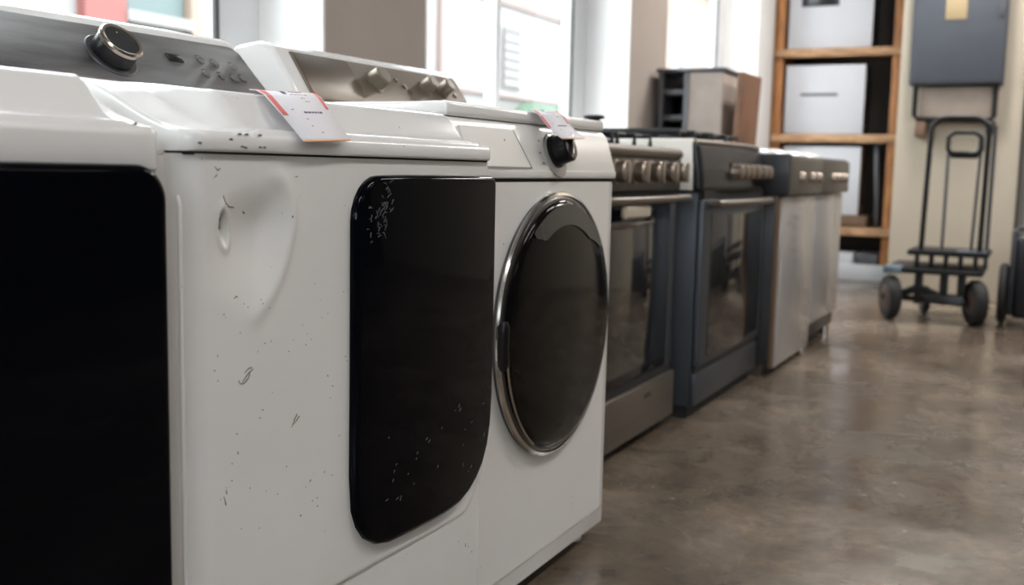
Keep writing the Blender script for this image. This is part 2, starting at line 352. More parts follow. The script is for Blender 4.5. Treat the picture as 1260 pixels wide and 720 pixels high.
# ================================================================== DRYERS (the dented one and its neighbour in front)
FXD = -.765      # front plane
def deck_z(X, y, y0, y1, lift=0.):
    d = -.765-X
    rail = .832+.055*smooth(d/.17)
    yb0, yb1 = y0+.085-.25*max(0, min(.1, d)), y1-.030
    m = smooth((y-yb0)/.035)*smooth((yb1-y)/.018)
    b = .836+.043*smooth((d-.012)/.050)+.008*smooth((d-.06)/.1)
    z = rail+m*max(0, b-rail)
    z -= .006*math.exp(-((y-(yb1+.003))/.0022)**2)*smooth(d/.02)*(1-smooth((d-.2)/.1))
    return z
def spaced(a, b, n, hot=()):
    v = [a+(b-a)*i/n for i in range(n+1)]
    for h0, h1, k in hot: v += [h0+(h1-h0)*i/k for i in range(k+1)]
    v = sorted(v); o = [v[0]]
    for q in v[1:]:
        if q-o[-1] > 2e-4: o.append(q)
    o[-1] = b
    return o
def panel_dx(y, z, y0, y1, dent):
    x = 0.
    if dent:
        dy, dz = y-dent[0]-.025, z-dent[1]+.012; dy -= .25*dz; r = math.hypot(dy/(.050 if dy > 0 else .105), dz/(.062 if dz > 0 else .088))
        dy2, dz2 = y-(dent[0]-.030), z-(dent[1]-.004); s_ = math.hypot(dy2/.010+dz2/.045, dz2/.022)
        x -= .014*(1-smooth(r))*smooth((y-y0)/.05)
        x -= .009*(1-smooth(s_))
        x += .0026*math.exp(-((r-1.02)/.16)**2)*smooth((dy+.02)/.04)+.0022*math.exp(-((s_-1.05)/.22)**2)
    zc = .272+.055*smooth((y-(y1-.085))/.085)**2
    return x-.0045*smooth((zc-z)/.006)
def dryer_body(t, y0, y1, dent=None, seam=True):
    zb = .8102 if seam else .790
    XB = -1.43
    # carcass
    cb = MB().box(XB, -.795, y0, y1, .03, .806, .003)
    for fx in (-.84, XB+.05):
        for fy in (y0+.05, y1-.05): cb.cyl((fx, fy, 0), (fx, fy, .035), .02)
    obj('carcass', cb, 'enamel_clean', t)
    # front panel, rounded at both ends, pressed-in dent, styling crease
    prof = []
    for i in range(9):
        a = R(90)*i/8; prof.append((-.795+.03*math.sin(a), y0+.0275-.0275*math.cos(a), 1))
    yy = spaced(y0+.03, y1-.012, 90, [(y0+.03, y0+.19, 60)] if dent else ())
    prof += [(FXD, y, 0) for y in yy]
    for i in range(1, 7): a = R(90)*i/6; prof.append((FXD-.012+.012*math.cos(a), y1-.012+.012*math.sin(a), 1))
    prof.append((-.795, y1, 1))
    zz = spaced(.035, .8045 if seam else .8045, 40, ([(.62, .80, 50)] if dent else [])+[(.24, .30, 16)])
    zz[-1] = .8078
    P = []
    for z in zz:
        row = []
        for x, y, e in prof:
            x += panel_dx(y, z, y0, y1, dent)
            row.append((x, y, z))
        P.append(row)
    obj('front_panel', MB().grid(P), 'enamel', t, angle=60)
    if seam: obj('seam', MB().box(-.80, FXD-.0035, y0+.006, y1-.004, .8065, .8112), 'seam', t)
    # deck (top)
    def xf(y):
        r = .022; q = 0
        if y < y0+r: q = r-math.sqrt(max(0, r*r-(y0+r-y)**2))
        if y > y1-r: q = r-math.sqrt(max(0, r*r-(y-y1+r)**2))
        return -.757-q
    rows = [(None, zb, .004), (None, zb+.0005, .0015), (None, zb+.003, 0), (None, .822, 0), (None, .827, .0005), (None, .830, .0025), (None, .832, .006)]
    ds = spaced(.008, .665, 26, [(.01, .12, 36)])
    ed = [0, .0006, .0015, .003, .005, .0075, .010, .013, .016, .020]
    yy = sorted(set([y0+e for e in ed]+[y1-e for e in ed]+[v for v in spaced(y0, y1, 60, [(y0, y0+.13, 40), (y1-.07, y1, 50)]) if y0+.022 < v < y1-.022]))
    def drop(y): e = min(y-y0, y1-y); return .005*(1-math.sqrt(max(0, 1-(1-min(1, e/.005))**2)))
    P = []
    for _, z, q in rows: P.append([(xf(y)-q, y, max(zb, z-drop(y))) for y in yy])
    for d in ds:
        f = d/.665; P.append([(xf(y)*(1-f)+XB*f, y, deck_z(xf(y)*(1-f)+XB*f, y, y0, y1)-drop(y)) for y in yy])
    P = [[(r[0][0], r[0][1], zb)]+r+[(r[-1][0], r[-1][1], zb)] for r in P]
    obj('top_deck', MB().grid(P), 'deck', t, angle=50)

def dryer_console(t, y0, y1, full=True):
    dn = Vector((-.75, 0, .70)).normalized()*-1
    e2 = Vector((-.70, 0, .75)).normalized(); nn = Vector((.75, 0, .70)).normalized()
    bot = Vector((-1.18, 0, .905)); L = .134
    sec = [(bot.x+.03, .875), (bot.x, bot.z), (bot.x+e2.x*L, bot.z+e2.z*L), (bot.x+e2.x*L-.012, bot.z+e2.z*L+.006), (-1.40, 1.010), (-1.42, .98), (-1.42, .875)]
    obj('console_shell', MB().extrude(sec, y0, y1), 'deck', t, bevel=.006)
    # dark panel with rounded right top corner
    def toP(a, b, h): return (bot+Vector((0, a, 0))+e2*b+nn*h)
    pts = [(y0+.012, .006), (y1-.004, .006), (y1-.006, .05)]
    for i in range(7): an = R(90)*i/6; pts.append((y1-.006-.02+.02*math.cos(an), .099+.02*math.sin(an)))
    pts += [(y0+.012, .119)]
    obj('control_panel', MB().pillow(pts, toP, [(0, 0), (0, .003), (.002, .004)]), 'console_dark', t)
    k = thing_point = toP(1.112, .055, .004)
    kn = obj('knob_base', MB().lathe(toP(1.108, .055, .003), nn, [(.041, 0), (.041, .002), (.039, .0035)], 48), 'rack', t)
    kb = obj('knob', MB().lathe(toP(1.108, .055, .006), nn, [(.031, 0), (.0325, .002), (.0315, .024), (.030, .026)], 48), 'black_plastic', t)
    obj('chrome_rim', MB().lathe(toP(1.108, .055, .006), nn, [(.0318, .022), (.0332, .0235), (.0332, .0285), (.0305, .031), (.0265, .030), (.0265, .025)], 56, cap=False), 'champagne', kb)
    obj('knob_face', MB().lathe(toP(1.108, .055, .006), nn, [(.0270, .026), (.0270, .029), (.020, .0292)], 48), 'slate_dark', kb)
    obj('pointer_dot', MB().lathe(toP(1.108, .070, .0355), nn, [(.0012, 0), (.0012, .0006)], 10), 'paper', kb)
    obj('display', MB().obox(toP(1.242, .069, .0045), (0, 1, 0), e2, nn, .030, .017, .003, .001), 'display', t)
    for a, b in ((1.300, .072), (1.331, .068), (1.372, .066), (1.29, .040), (1.325, .038), (1.352, .036), (1.375, .038)):
        bt = obj('button', MB().lathe(toP(a, b, .004), nn, [(.0072, 0), (.0072, .002), (.0055, .0038)], 20), 'console_dark', t)
        obj('button_mark', MB().obox(toP(a, b+.011, .0043), (0, 1, 0), e2, nn, .009, .0012, .0006), 'rack', bt)

def quad_door(t, pts, X, name='door', depth=.018, m='black_gloss'):
    toP = lambda a, b, h: (X+h, a, b)
    r, d = min(.009, depth*.8), depth
    prof = [(0, -.004), (0, d-r)]+[(r*(1-math.cos(R(a))), d-r+r*math.sin(R(a))) for a in (15, 30, 45, 60, 75, 90)]
    o = obj(name, MB().pillow(pts, toP, prof), m, t, angle=80)
    return o
def round_poly(corners, seg=10):
    """corners (a,b,r) counter-clockwise"""
    out = []; n = len(corners)
    for i in range(n):
        p = Vector(corners[i][:2]); a = (Vector(corners[i-1][:2])-p).normalized(); b = (Vector(corners[(i+1) % n][:2])-p).normalized(); r = corners[i][2]
        ang = a.angle(b); t = r/math.tan(ang/2); c = p+(a+b).normalized()*(r/math.sin(ang/2)); s0 = p+a*t-c; s1 = p+b*t-c
        a0 = math.atan2(s0.y, s0.x); a1 = math.atan2(s1.y, s1.x)
        while a1 < a0: a1 += 2*math.pi
        if a1-a0 > math.pi: a1 -= 2*math.pi
        for k in range(seg+1): q = a0+(a1-a0)*k/seg; out.append((c.x+r*math.cos(q), c.y+r*math.sin(q)))
    return out
def strokes(paths, X, w=.0012):
    """thin raised ribbons on a vertical front plane; path = [(y,z),...]"""
    mb = MB()
    for pth in paths:
        n = len(pth)
        for i in range(n-1):
            a, b = Vector(pth[i]), Vector(pth[i+1]); d = (b-a).normalized(); q = Vector((-d.y, d.x))
            wa = w*math.sin(math.pi*(i+.3)/(n-.4)); wb = w*math.sin(math.pi*(i+1.0)/(n+.3))
            c = [a+q*wa/2, b+q*wb/2, b-q*wb/2, a-q*wa/2]
            xf_ = X if callable(X) else (lambda p: X)
            vs = [mb.bm.verts.new((xf_(p), p.x, p.y)) for p in c]; vb = [mb.bm.verts.new((xf_(p)-.0012, p.x, p.y)) for p in c]
            mb.bm.faces.new(vs); mb.bm.faces.new(vb[::-1])
            for k in range(4): mb.bm.faces.new((vs[k], vs[(k+1) % 4], vb[(k+1) % 4], vb[k]))
    return mb

# --- dented dryer
DY0, DY1 = .790, 1.432; DENT = (.877, .735)
dr = thing('clothes_dryer', 'dented white dryer with black squared door and dark grey control console', 'dryer', (-1.1, 1.11, 0))
dryer_body(dr, DY0, DY1, dent=(.877, .735))
dryer_console(dr, .76, 1.424)
pts = round_poly([(1.087, .288, .055), (1.33, .277, .05), (1.463, .300, .0), (1.463, .788, .016), (1.087, .788, .062)]) if False else None
corner = [(1.087, .560), (1.086, .40), (1.090, .352), (1.100, .328), (1.116, .308), (1.140, .293), (1.168, .286), (1.213, .284), (1.286, .282), (1.330, .283), (1.362, .288),
          (1.390, .298), (1.414, .313), (1.434, .333), (1.449, .360), (1.458, .395), (1.462, .44), (1.4625, .50), (1.4625, .60), (1.4625, .70)]
corner += [(1.4625-.016+.016*math.cos(R(a)), .788-.016+.016*math.sin(R(a))) for a in (0, 22, 45, 67, 90)]
corner += [(1.40, .788), (1.30, .788), (1.20, .788)]
corner += [(1.087+.058+.058*math.cos(R(a)), .787-.058+.058*math.sin(R(a))) for a in (90, 105, 120, 135, 150, 165, 180)]
corner += [(1.087, .65)]
corner = [(y*.981, .8+(z-.8)*.985) for y, z in corner]
ddoor = quad_door(dr, corner, FXD, depth=.012)
random.seed(3)
sc = []
for k in range(46):
    a = R(random.uniform(95, 185)); r = random.uniform(.018, .056); cy, cz = 1.145+r*math.cos(a), .729+r*math.sin(a)+random.uniform(-.03, .0)
    d = random.uniform(0, 3.14); l = random.uniform(.003, .010)
    sc.append([(cy, cz), (cy+l*.5*math.cos(d), cz+l*.5*math.sin(d)+.001), (cy+l*math.cos(d), cz+l*math.sin(d))])
for k in range(0):
    y = 1.105+random.uniform(0, .02); z = random.uniform(.60, .70); sc.append([(y, z), (y+.001, z+.03), (y+.003, z+.06)])
for k in range(26):
    y = random.uniform(1.13, 1.42); z = random.uniform(.34, .46); l = random.uniform(.002, .007); d = random.uniform(.2, 1.2)
    sc.append([(y, z), (y+l*.5*math.cos(d), z+l*.5*math.sin(d)), (y+l*math.cos(d), z+l*math.sin(d))])
obj('door_scratches', strokes(sc, lambda p: FXD+.0130, w=.0005), 'scratch', ddoor, kind='stuff', label='fine pale scratches on the black door')
# scuffs on the front, screws on the side flange
ZF = lambda p: FXD+.0005+panel_dx(p[0], p[1], DY0, DY1, DENT)
def arc(cy, cz, ry, rz, a0, a1, n=9, rot=0):
    o = []
    for i in range(n+1):
        a = R(a0+(a1-a0)*i/n); u, v = ry*math.cos(a), rz*math.sin(a); o.append((cy+u*math.cos(rot)-v*math.sin(rot), cz+u*math.sin(rot)+v*math.cos(rot)))
    return o
sf = [arc(.872, .568, .010, .006, 150, 330, rot=.6), [(.868, .562), (.874, .567), (.879, .571), (.886, .574)], [(.872, .572), (.879, .576), (.884, .576)],
      [(.838, .442), (.840, .436), (.841, .432)], [(.842, .449), (.842, .444)], [(.955, .497), (.960, .500), (.966, .505)], [(.952, .494), (.957, .502), (.962, .508)],
      [(.83, .795), (.834, .791), (.838, .793)], [(.830, .784), (.833, .787)], [(.90, .525), (.903, .525)], [(1.02, .545), (1.022, .543)], [(1.03, .53), (1.032, .529)],
      [(.985, .42), (.988, .422)], [(.99, .395), (.9915, .395)], [(1.0, .385), (1.002, .386)], [(.858, .507), (.860, .507)], [(.86, .487), (.861, .484)],
      [(.96, .785), (.964, .785)], [(.905, .60), (.907, .60)], [(.858, .655), (.862, .657), (.864, .656)], [(.84, .64), (.842, .64)]]
random.seed(5)
for k in range(40):
    y = random.uniform(.83, 1.07); z = random.uniform(.38, .66); l = random.uniform(.0008, .003); d = random.uniform(0, 3)
    sf.append([(y, z), (y+.6*l*math.cos(d), z+.6*l*math.sin(d))])
obj('scuff_marks', strokes(sf, ZF, .0012), 'scuff', dr, kind='stuff', label='dark scuffs and scratches on the white front')
sd = [[(.842, .765), (.846, .757), (.853, .753), (.862, .752)], [(.846, .742), (.848, .735), (.850, .729)], [(.88, .747), (.884, .745)]]
obj('scuff_marks', strokes(sd, ZF, .0016), 'scuff', dr, kind='stuff', label='dark creases in the dent')
dk = []
for (y, z) in ((.858, .829), (.869, .829), (.845, .823), (.862, .816), (.867, .815), (.89, .816), (.897, .816), (.89, .829), (.80, .818)):
    dk.append([(y-.002, z), (y, z+.0004), (y+.003, z)])
obj('chip_marks', strokes(dk, lambda p: -.7564, .0022), 'scuff', dr, kind='stuff', label='dark chips along the rim')
obj('edge_bead', MB().tube([(-.7775, .7925, .04), (-.7775, .7925, .40), (-.7775, .7925, .755), (-.781, .7935, .765)], .0022, 8), 'deck', dr)
for z, m in ((.735, 'seam'), (.694, 'seam'), (.565, 'enamel_clean'), (.545, 'enamel_clean')):
    obj('screw', MB().lathe((-.800, .7905, z), (0, -1, 0), [(.0030, 0), (.0030, .0010), (.0018, .0016)], 14), m, dr)

# --- near dryer at the left edge
NY0, NY1 = .085, .757
nr = thing('clothes_dryer', 'nearest white machine at the left edge with large black door, cut by the frame', 'dryer', (-1.1, .42, 0))
dryer_body(nr, NY0, NY1, seam=False)
def console_plain(t, y0, y1):
    sec = [(-1.18, .905), (-1.262, .993), (-1.275, 1.0), (-1.40, 1.005), (-1.42, .98), (-1.42, .90)]
    obj('console_shell', MB().extrude(sec, y0, y1), 'deck', t, bevel=.006)
console_plain(nr, NY0, NY1-.05)
nd = round_poly([(.20, .25, .06), (.745, .25, .12), (.745, .796, .035), (.20, .798, .05)], 12)
quad_door(nr, nd, FXD, depth=.022)
rs = MB()
n = 14
path = []
for i in range(n): d = .004+.085*i/(n-1); X = -.765-d; path.append((X, NY1-.030+.003, deck_z(X, NY1-.027, NY0, NY1)+.0025))
obj('rust_line', MB().tube(path, [.0018 if i < n-1 else .0008 for i in range(n)], 6), 'rust', nr, label='rusty line along the end of the raised deck')

# ================================================================== ROUND-DOOR MACHINE
FW = -.820; WY0, WY1 = 1.436, 2.095
wm = thing('washing_machine', 'white front loader with round smoked door, black dial and tan rear console', 'washer', (-1.1, 1.77, 0))
cb = MB().box(-1.36, FW-.004, WY0, WY1, .03, .775, .004)
for fx in (-.87, -1.3):
    for fy in (WY0+.06, WY1-.06): cb.cyl((fx, fy, 0), (fx, fy, .04), .022)
obj('carcass', cb, 'enamel_clean', wm)
# front panel slightly bowed, rounded ends
P = []
for z in spaced(.05, .776, 30, [(.05, .075, 6)]):
    row = []
    for i in range(41):
        s_ = i/40; y = WY0+(WY1-WY0)*s_; e = min(y-WY0, WY1-y); x = FW-.014*(1-min(1, e/.014))**2
        x -= .012*(1-smooth((z-.05)/.022)); row.append((x, y, z))
    P.append(row)
obj('front_panel', MB().grid(P), 'enamel', wm, angle=60)
obj('kick_strip', MB().box(-.86, FW-.012, WY0+.01, WY1-.01, .035, .055, .003), 'enamel_clean', wm)
# sloping control fascia
secf = [(FW+.001, .782), (FW+.001, .800), (FW-.020, .868), (FW-.034, .880), (-1.30, .880), (-1.30, .782)]
obj('control_fascia', MB().extrude(secf, WY0+.001, WY1), 'enamel_clean', wm, bevel=.003)
obj('top_panel', MB().box(-1.36, FW-.026, WY0, WY1-.002, .881, .903, .007, 3), 'deck', wm)
fe2 = Vector((-.021, 0, .068)).normalized(); fn = Vector((.068, 0, .021)).normalized()
F0 = Vector((FW+.001, 0, .800))
def fP(a, b, h): return F0+Vector((0, a, 0))+fe2*b+fn*h
obj('drawer_front', MB().pillow([(WY0+.02, -.0), (1.680, -.0), (1.642, .068), (WY0+.02, .068)], fP, [(0, -.001), (0, .003), (.002, .0045)]), 'enamel_clean', wm)
obj('drawer_gap', MB().obox(fP(1.6665, .034, .0005), Vector((0, -.038, 0))+fe2*.068, fn, (0, 1, 0), 1.0, .003, .004), 'seam', wm)
obj('lower_lip', MB().box(FW-.002, FW+.004, WY0+.01, WY1-.003, .783, .797, .002), 'enamel_clean', wm)
obj('seam', MB().box(FW-.02, FW-.004, WY0+.004, WY1-.003, .774, .785), 'seam', wm)
dl = obj('dial_collar', MB().lathe(fP(1.800, .026, .0008), fn, [(.043, 0), (.043, .002), (.040, .003)], 40), 'greydoor', wm)
kb = obj('dial', MB().lathe(fP(1.797, .032, .002), fn, [(.031, 0), (.031, .008), (.028, .010), (.0265, .034), (.0235, .037)], 44), 'black_plastic', wm)
obj('dial_grip', MB().obox(fP(1.797, .032, .041), Vector((0, .45, 0))+fe2*.9, Vector((0, .9, 0))-fe2*.45, fn, .046, .006, .008, .0015), 'chrome', kb)
for a in (150, 180, 205, 230): 
    obj('dial_mark', MB().obox(fP(1.797+.058*math.cos(R(a)), .030+.046*math.sin(R(a)), .0004), (0, 1, 0), fe2, fn, .007, .002, .0006), 'rack', wm)
obj('indicator', MB().lathe(fP(1.60, .048, .0046), fn, [(.0016, 0), (.0016, .0006)], 10), 'ink', wm)
# door
DC = Vector((FW, 1.797, .508)); RO = .249
def dP(r, a, h): return (DC.x+h, DC.y+r*math.cos(a), DC.z+r*math.sin(a))
door = obj('door', MB().lathe(DC+Vector((-.002, 0, 0)), (1, 0, 0), [(RO-.004, 0), (RO-.001, .008), (RO-.006, .016), (RO-.016, .019), (RO-.022, .017)], 96), 'darkmetal', wm, angle=60)
obj('chrome_ring', MB().lathe(DC, (1, 0, 0), [(RO-.002, .005), (RO+.0015, .010), (RO-.001, .014), (RO-.006, .016)], 96, cap=False), 'chrome', door)
obj('door_glass', MB().lathe(DC, (1, 0, 0), [(RO-.014, .012), (RO-.016, .020), (RO-.03, .023), (RO-.07, .027), (.12, .031), (.06, .033), (.01, .0335)], 96), 'dark_glass', door, angle=80)
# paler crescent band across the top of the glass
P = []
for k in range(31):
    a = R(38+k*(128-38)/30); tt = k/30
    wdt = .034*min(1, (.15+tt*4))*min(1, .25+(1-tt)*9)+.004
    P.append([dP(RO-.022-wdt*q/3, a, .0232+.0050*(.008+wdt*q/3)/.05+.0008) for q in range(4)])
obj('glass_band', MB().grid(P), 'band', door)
hg = [dP(RO-.009, R(a), .018) for a in range(172, 193, 2)]
obj('door_handle', MB().tube(hg, [.007]+[.011]*(len(hg)-2)+[.007], 12), 'black_plastic', door)
hc = [dP(RO-.010, R(a), .026) for a in range(190, 240, 4)]
obj('handle_trim', MB().tube(hc, .0022, 8), 'champagne', door)
# rear console
c0 = Vector((-1.15, 0, .903)); ce = Vector((-.055, 0, .083)).normalized(); cn = Vector((.083, 0, .055)).normalized(); CL = .118
sec = [(c0.x, c0.z), (c0.x+ce.x*CL, c0.z+ce.z*CL), (-1.245, 1.012), (-1.30, 1.005), (-1.34, .95), (-1.34, .90)]
obj('console_shell', MB().extrude(sec, 1.463, 2.083), 'deck', wm, bevel=.006)
def cP(a, b, h): return c0+Vector((0, a, 0))+ce*b+cn*h
obj('console_panel', MB().pillow([(1.502, .008), (2.079, .008), (2.079, .09), (2.072, .110), (1.502, .110)], cP, [(0, 0), (0, .003), (.002, .004)]), 'console_tan', wm)
obj('console_end', MB().pillow([(1.505, .010), (1.650, .010), (1.672, .05), (1.666, .108), (1.505, .108)], cP, [(0, .003), (0, .0045), (.001, .005)]), 'console_brown', wm, label='brown end of the tan console')
for a, b, r in ((1.728, .066, .021), (1.915, .068, .0165), (1.985, .068, .0165)):
    k_ = obj('console_knob', MB().lathe(cP(a, b, .004), cn, [(r*1.15, 0), (r*1.15, .003), (r, .004), (r*.92, .026), (r*.8, .028)], 32), 'console_tan', wm)
    obj('knob_cap', MB().lathe(cP(a, b, .0315), cn, [(r*.72, 0), (r*.72, .001)], 32), 'console_brown', k_)
for a, b in ((1.835, .066), (1.848, .053), (1.815, .080), (2.035, .06), (1.78, .075)):
    obj('console_button', MB().lathe(cP(a, b, .004), cn, [(.006, 0), (.005, .003)], 14), 'console_brown', wm)

# ================================================================== PRICE TAGS
def price_tag(path, w0, w1, label, skew=0):
    """path: (X, y_left, z) stations from top to bottom"""
    N = len(path); root = thing('price_tag', label, 'tag', path[N//2], 'price tags')
    def st(i, f, lift=0.):   # interpolated station (i float), f across
        k = min(int(i), N-2); u = i-k; a, b = Vector(path[k]), Vector(path[k+1]); p = a*(1-u)+b*u
        d = (b-a).normalized(); nrm = d.cross(Vector((0, 1, 0))).normalized()
        if nrm.x < 0: nrm = -nrm
        wv = w0+(w1-w0)*i/(N-1)
        return p+Vector((0, f*wv, .004*f))+nrm*lift
    def sheet(i0, i1, f0, f1, lift, name, m, par=root, th=.0004):
        n = max(2, int((i1-i0)*3)); top = [[st(i0+(i1-i0)*k/n, f0+(f1-f0)*j/2, lift) for j in range(3)] for k in range(n+1)]
        mb_ = MB().grid(top); o = obj(name, mb_, m, par); s_ = o.modifiers.new('thick', 'SOLIDIFY'); s_.thickness = th; s_.offset = -1; return o
    sh = sheet(0, N-1, 0, 1, 0, 'paper', 'paper')
    sheet(0, (N-1)*.66, .02, .11, .0004, 'red_stripe', 'red')
    sheet(0, (N-1)*.56, .93, .98, .0004, 'red_stripe', 'red')
    sheet(N-1.12, N-1, 0, 1, .0004, 'orange_edge', 'orange_edge')
    sheet(.0, .08, 0, 1, .0004, 'orange_edge', 'orange_edge')
    lines = [(.10, .40, .46, .012*2), (.16, .50, .72, .02), (.27, .47, .78, .010), (.37, .6, .66, .008), (.43, .64, .72, .008), (.57, .25, .92, .006), (.60, .45, .80, .022), (.70, .40, .82, .006), (.79, .40, .7, .005), (.88, .5, .8, .005)]
    blk = sheet((N-1)*.13, (N-1)*.26, .36, .43, .0004, 'print_block', 'ink')
    for q, (tt, a, b, hh) in enumerate(lines):
        if q == 0: continue
        x = a; random.seed(q)
        while x < b:
            l = random.uniform(.02, .06); sheet((N-1)*tt, (N-1)*(tt+hh), x, min(b, x+l), .0004, 'print_line', 'ink', sh); x += l+.02
            if hh < .007: x = b
    return root
price_tag([(-.836, .966, .8845), (-.822, .962, .8830), (-.806, .956, .8775), (-.790, .951, .8665), (-.773, .949, .8530), (-.758, .949, .8380), (-.745, .951, .8240)], .116, .088,
          'white price tag with red stripes draped over the front of the dented dryer')
price_tag([(-.860, 1.738, .9070), (-.845, 1.734, .9062), (-.828, 1.730, .897), (-.812, 1.730, .878), (-.797, 1.734, .864), (-.785, 1.742, .854)], .116, .104,
          'smaller white price tag hanging over the dial of the round-door washer')

# ================================================================== COOKERS
def arch_handle(y0, y1, X, z, bow=.03, out=.045, r=.010, n=18):
    return MB().tube([(X, y0, z)]+[(X+out+bow*math.sin(math.pi*i/n), y0+(y1-y0)*i/n, z) for i in range(n+1)]+[(X, y1, z)], r, 12)
def grate(t, x0, x1, y0, y1, z, h=.03, name='pan_support'):
    g = MB(); r = .008
    for y in (y0, (y0+y1)/2, y1): g.tube([(x1, y, z), (x1, y, z+h), (x0, y, z+h), (x0, y, z)], r, 6)
    for x in (x0+.03, (x0+x1)/2, x1-.03): g.tube([(x, y0, z+h), (x, y1, z+h)], r, 6)
    obj(name, g, 'iron', t)
def burner(t, x, y, z, r=.045):
    b = obj('burner', MB().lathe((x, y, z), (0, 0, 1), [(r, 0), (r, .008), (r*.8, .012)], 24), 'chrome', t)
    obj('burner_cap', MB().lathe((x, y, z+.012), (0, 0, 1), [(r*.8, 0), (r*.8, .006), (r*.6, .009)], 24), 'iron', b)

# --- stainless cooker, behind the round-door machine
A0, A1, AX = 2.40, 3.155, -1.03
s1 = thing('gas_cooker', 'stainless gas cooker with black oven door right beside the round-door washer', 'cooker', (-1.3, 2.78, 0))
obj('carcass', MB().box(-1.66, AX-.01, A0, A1, .03, .855, .004), 'slate', s1)
obj('feet', MB().box(-1.6, AX-.03, A0+.03, A1-.03, 0, .035), 'black_matte', s1)
obj('side_stile', MB().box(AX-.02, AX+.006, A1-.075, A1, .20, .735, .004), 'slate', s1)
obj('door_frame', MB().box(AX-.02, AX+.012, A0+.005, A1-.075, .205, .70, .006), 'black_gloss', s1)
obj('oven_window', MB().box(AX+.010, AX+.0145, A0+.03, A1-.095, .235, .66, .002), 'oven_glass', s1)
d_ = obj('storage_drawer', MB().box(AX-.02, AX+.02, A0+.003, A1-.002, .035, .178, .006), 'steel', s1)
obj('drawer_slot', MB().box(AX-.02, AX+.008, A0+.005, A1-.01, .178, .203), 'black_matte', s1)
obj('badge', MB().box(AX+.020, AX+.0215, 2.875, 2.93, .135, .15, .0005), 'kick', d_)
obj('control_panel', MB().box(AX-.02, AX+.018, A0+.003, A1-.004, .742, .838, .008), 'steel_dark', s1)
obj('panel_gap', MB().box(AX-.02, AX+.008, A0+.005, A1-.01, .703, .742), 'black_matte', s1)
obj('cooktop_nose', MB().tube([(AX+.012, A0+.01, .852), (AX+.012, A1-.03, .852), (AX-.02, A1-.006, .852)], .017, 16), 'steel', s1)
obj('cooktop', MB().box(-1.66, AX+.016, A0, A1-.01, .855, .870, .005), 'cooktop', s1)
for y in (2.59, 2.735, 2.865, 2.99, 3.09):
    k_ = obj('knob', MB().lathe((AX+.018, y, .797), (1, 0, 0), [(.033, 0), (.033, .004), (.027, .006), (.029, .030), (.025, .036)], 28), 'knob', s1)
    obj('knob_grip', MB().box(AX+.052, AX+.062, y-.004, y+.004, .768, .826, .002), 'knob', k_)
hd1 = obj('handle', arch_handle(A0+.06, A1-.03, AX+.005, .722, .018, .05, .010), 'steel', s1)
obj('reflection_plate', MB().box(AX+.045, AX+.068, 2.56, 2.745, .672, .712, .011, 4), 'beige', hd1, label='pale oval plate standing in for the washer door reflection')  # added plate shaped like the washer door's pale reflection
obj('reflection_bar', MB().tube([(AX+.02, 2.5, .655), (AX+.03, 2.70, .652), (AX+.03, 2.86, .656), (AX+.015, 2.9, .662)], .007, 8), 'steel', s1)  # added bar, lower streak of the same washer door reflection
grate(s1, -1.58, -1.10, 2.45, 2.78, .870, .036); grate(s1, -1.58, -1.10, 2.82, 3.10, .870, .036)
for x in (-1.45, -1.2):
    for y in (2.6, 2.95): burner(s1, x, y, .870)
obj('spice_post', MB().lathe((-1.2, 2.885, .905), (0, 0, 1), [(.012, 0), (.012, .040), (.033, .042), (.033, .050)], 20), 'iron', s1) if False else None
cp = thing('burner_cap_stack', 'small dark cap standing on the rear of the stainless cooker top', 'burner cap', (-1.2, 2.885, .91))
obj('stem', MB().lathe((-1.2, 2.885, .913), (0, 0, 1), [(.018, 0), (.018, .036)], 20), 'iron', cp)
obj('cap', MB().lathe((-1.2, 2.885, .949), (0, 0, 1), [(.030, 0), (.032, .004), (.028, .010)], 24), 'iron', cp)
# --- graphite cooker
B0, B1, BX = 3.245, 4.05, -.975
s2 = thing('gas_cooker', 'blue-grey graphite cooker with upper side painted pale for a window reflection, glass oven door and clustered knobs', 'cooker', (-1.3, 3.65, 0))
obj('carcass', MB().box(-1.62, BX-.012, B0, B1, .04, .735, .004), 'slate', s2)
obj('plinth', MB().box(-1.6, BX-.02, B0+.01, B1-.01, 0, .04), 'black_matte', s2)
obj('upper_side', MB().box(-1.62, BX-.03, B0-.002, B0+.03, .74, .906, .008), 'cream', s2, label='cream upper side panel with a window reflection painted in')  # cream cap extended to hold a window reflection off the metal side
obj('upper_body', MB().box(-1.62, BX-.02, B0+.03, B1, .735, .885, .003), 'slate_dark', s2)
P = []
for z in [.74+.15*i/10 for i in range(11)]:
    P.append([(BX-.03+.05*math.sin(math.pi*min(1, max(0, (y-B0)/(B1-B0)))*.9+.15)*1.0*.6-.02*((z-.74)/.15)**2, y, z) for y in [B0+(B1-B0)*j/20 for j in range(21)]])
cpn = MB().grid(P); o = obj('control_panel', cpn, 'slate_dark', s2); sm = o.modifiers.new('thick', 'SOLIDIFY'); sm.thickness = .02; sm.offset = -1
nose = [(BX-.035+.05*.6*math.sin(math.pi*(j/20)*.9+.15), B0+(B1-B0)*j/20, .893) for j in range(21)]
obj('top_nose', MB().tube(nose, .011, 10), 'steel', s2)
obj('cooktop', MB().box(-1.62, BX-.035, B0+.004, B1-.004, .885, .900, .003), 'steel', s2)
obj('knob_recess', MB().box(BX-.02, BX+.014, 3.52, 4.02, .755, .835, .006), 'black_gloss', s2)
for y in (3.56, 3.64, 3.71, 3.80, 3.90, 3.98):
    obj('knob', MB().lathe((BX+.012, y, .803), (1, 0, 0), [(.028, 0), (.026, .01), (.024, .034), (.018, .038)], 24), 'knob', s2)
obj('door_frame', MB().box(BX-.02, BX+.012, B0+.0, B1-.0, .17, .715, .012), 'slate', s2)
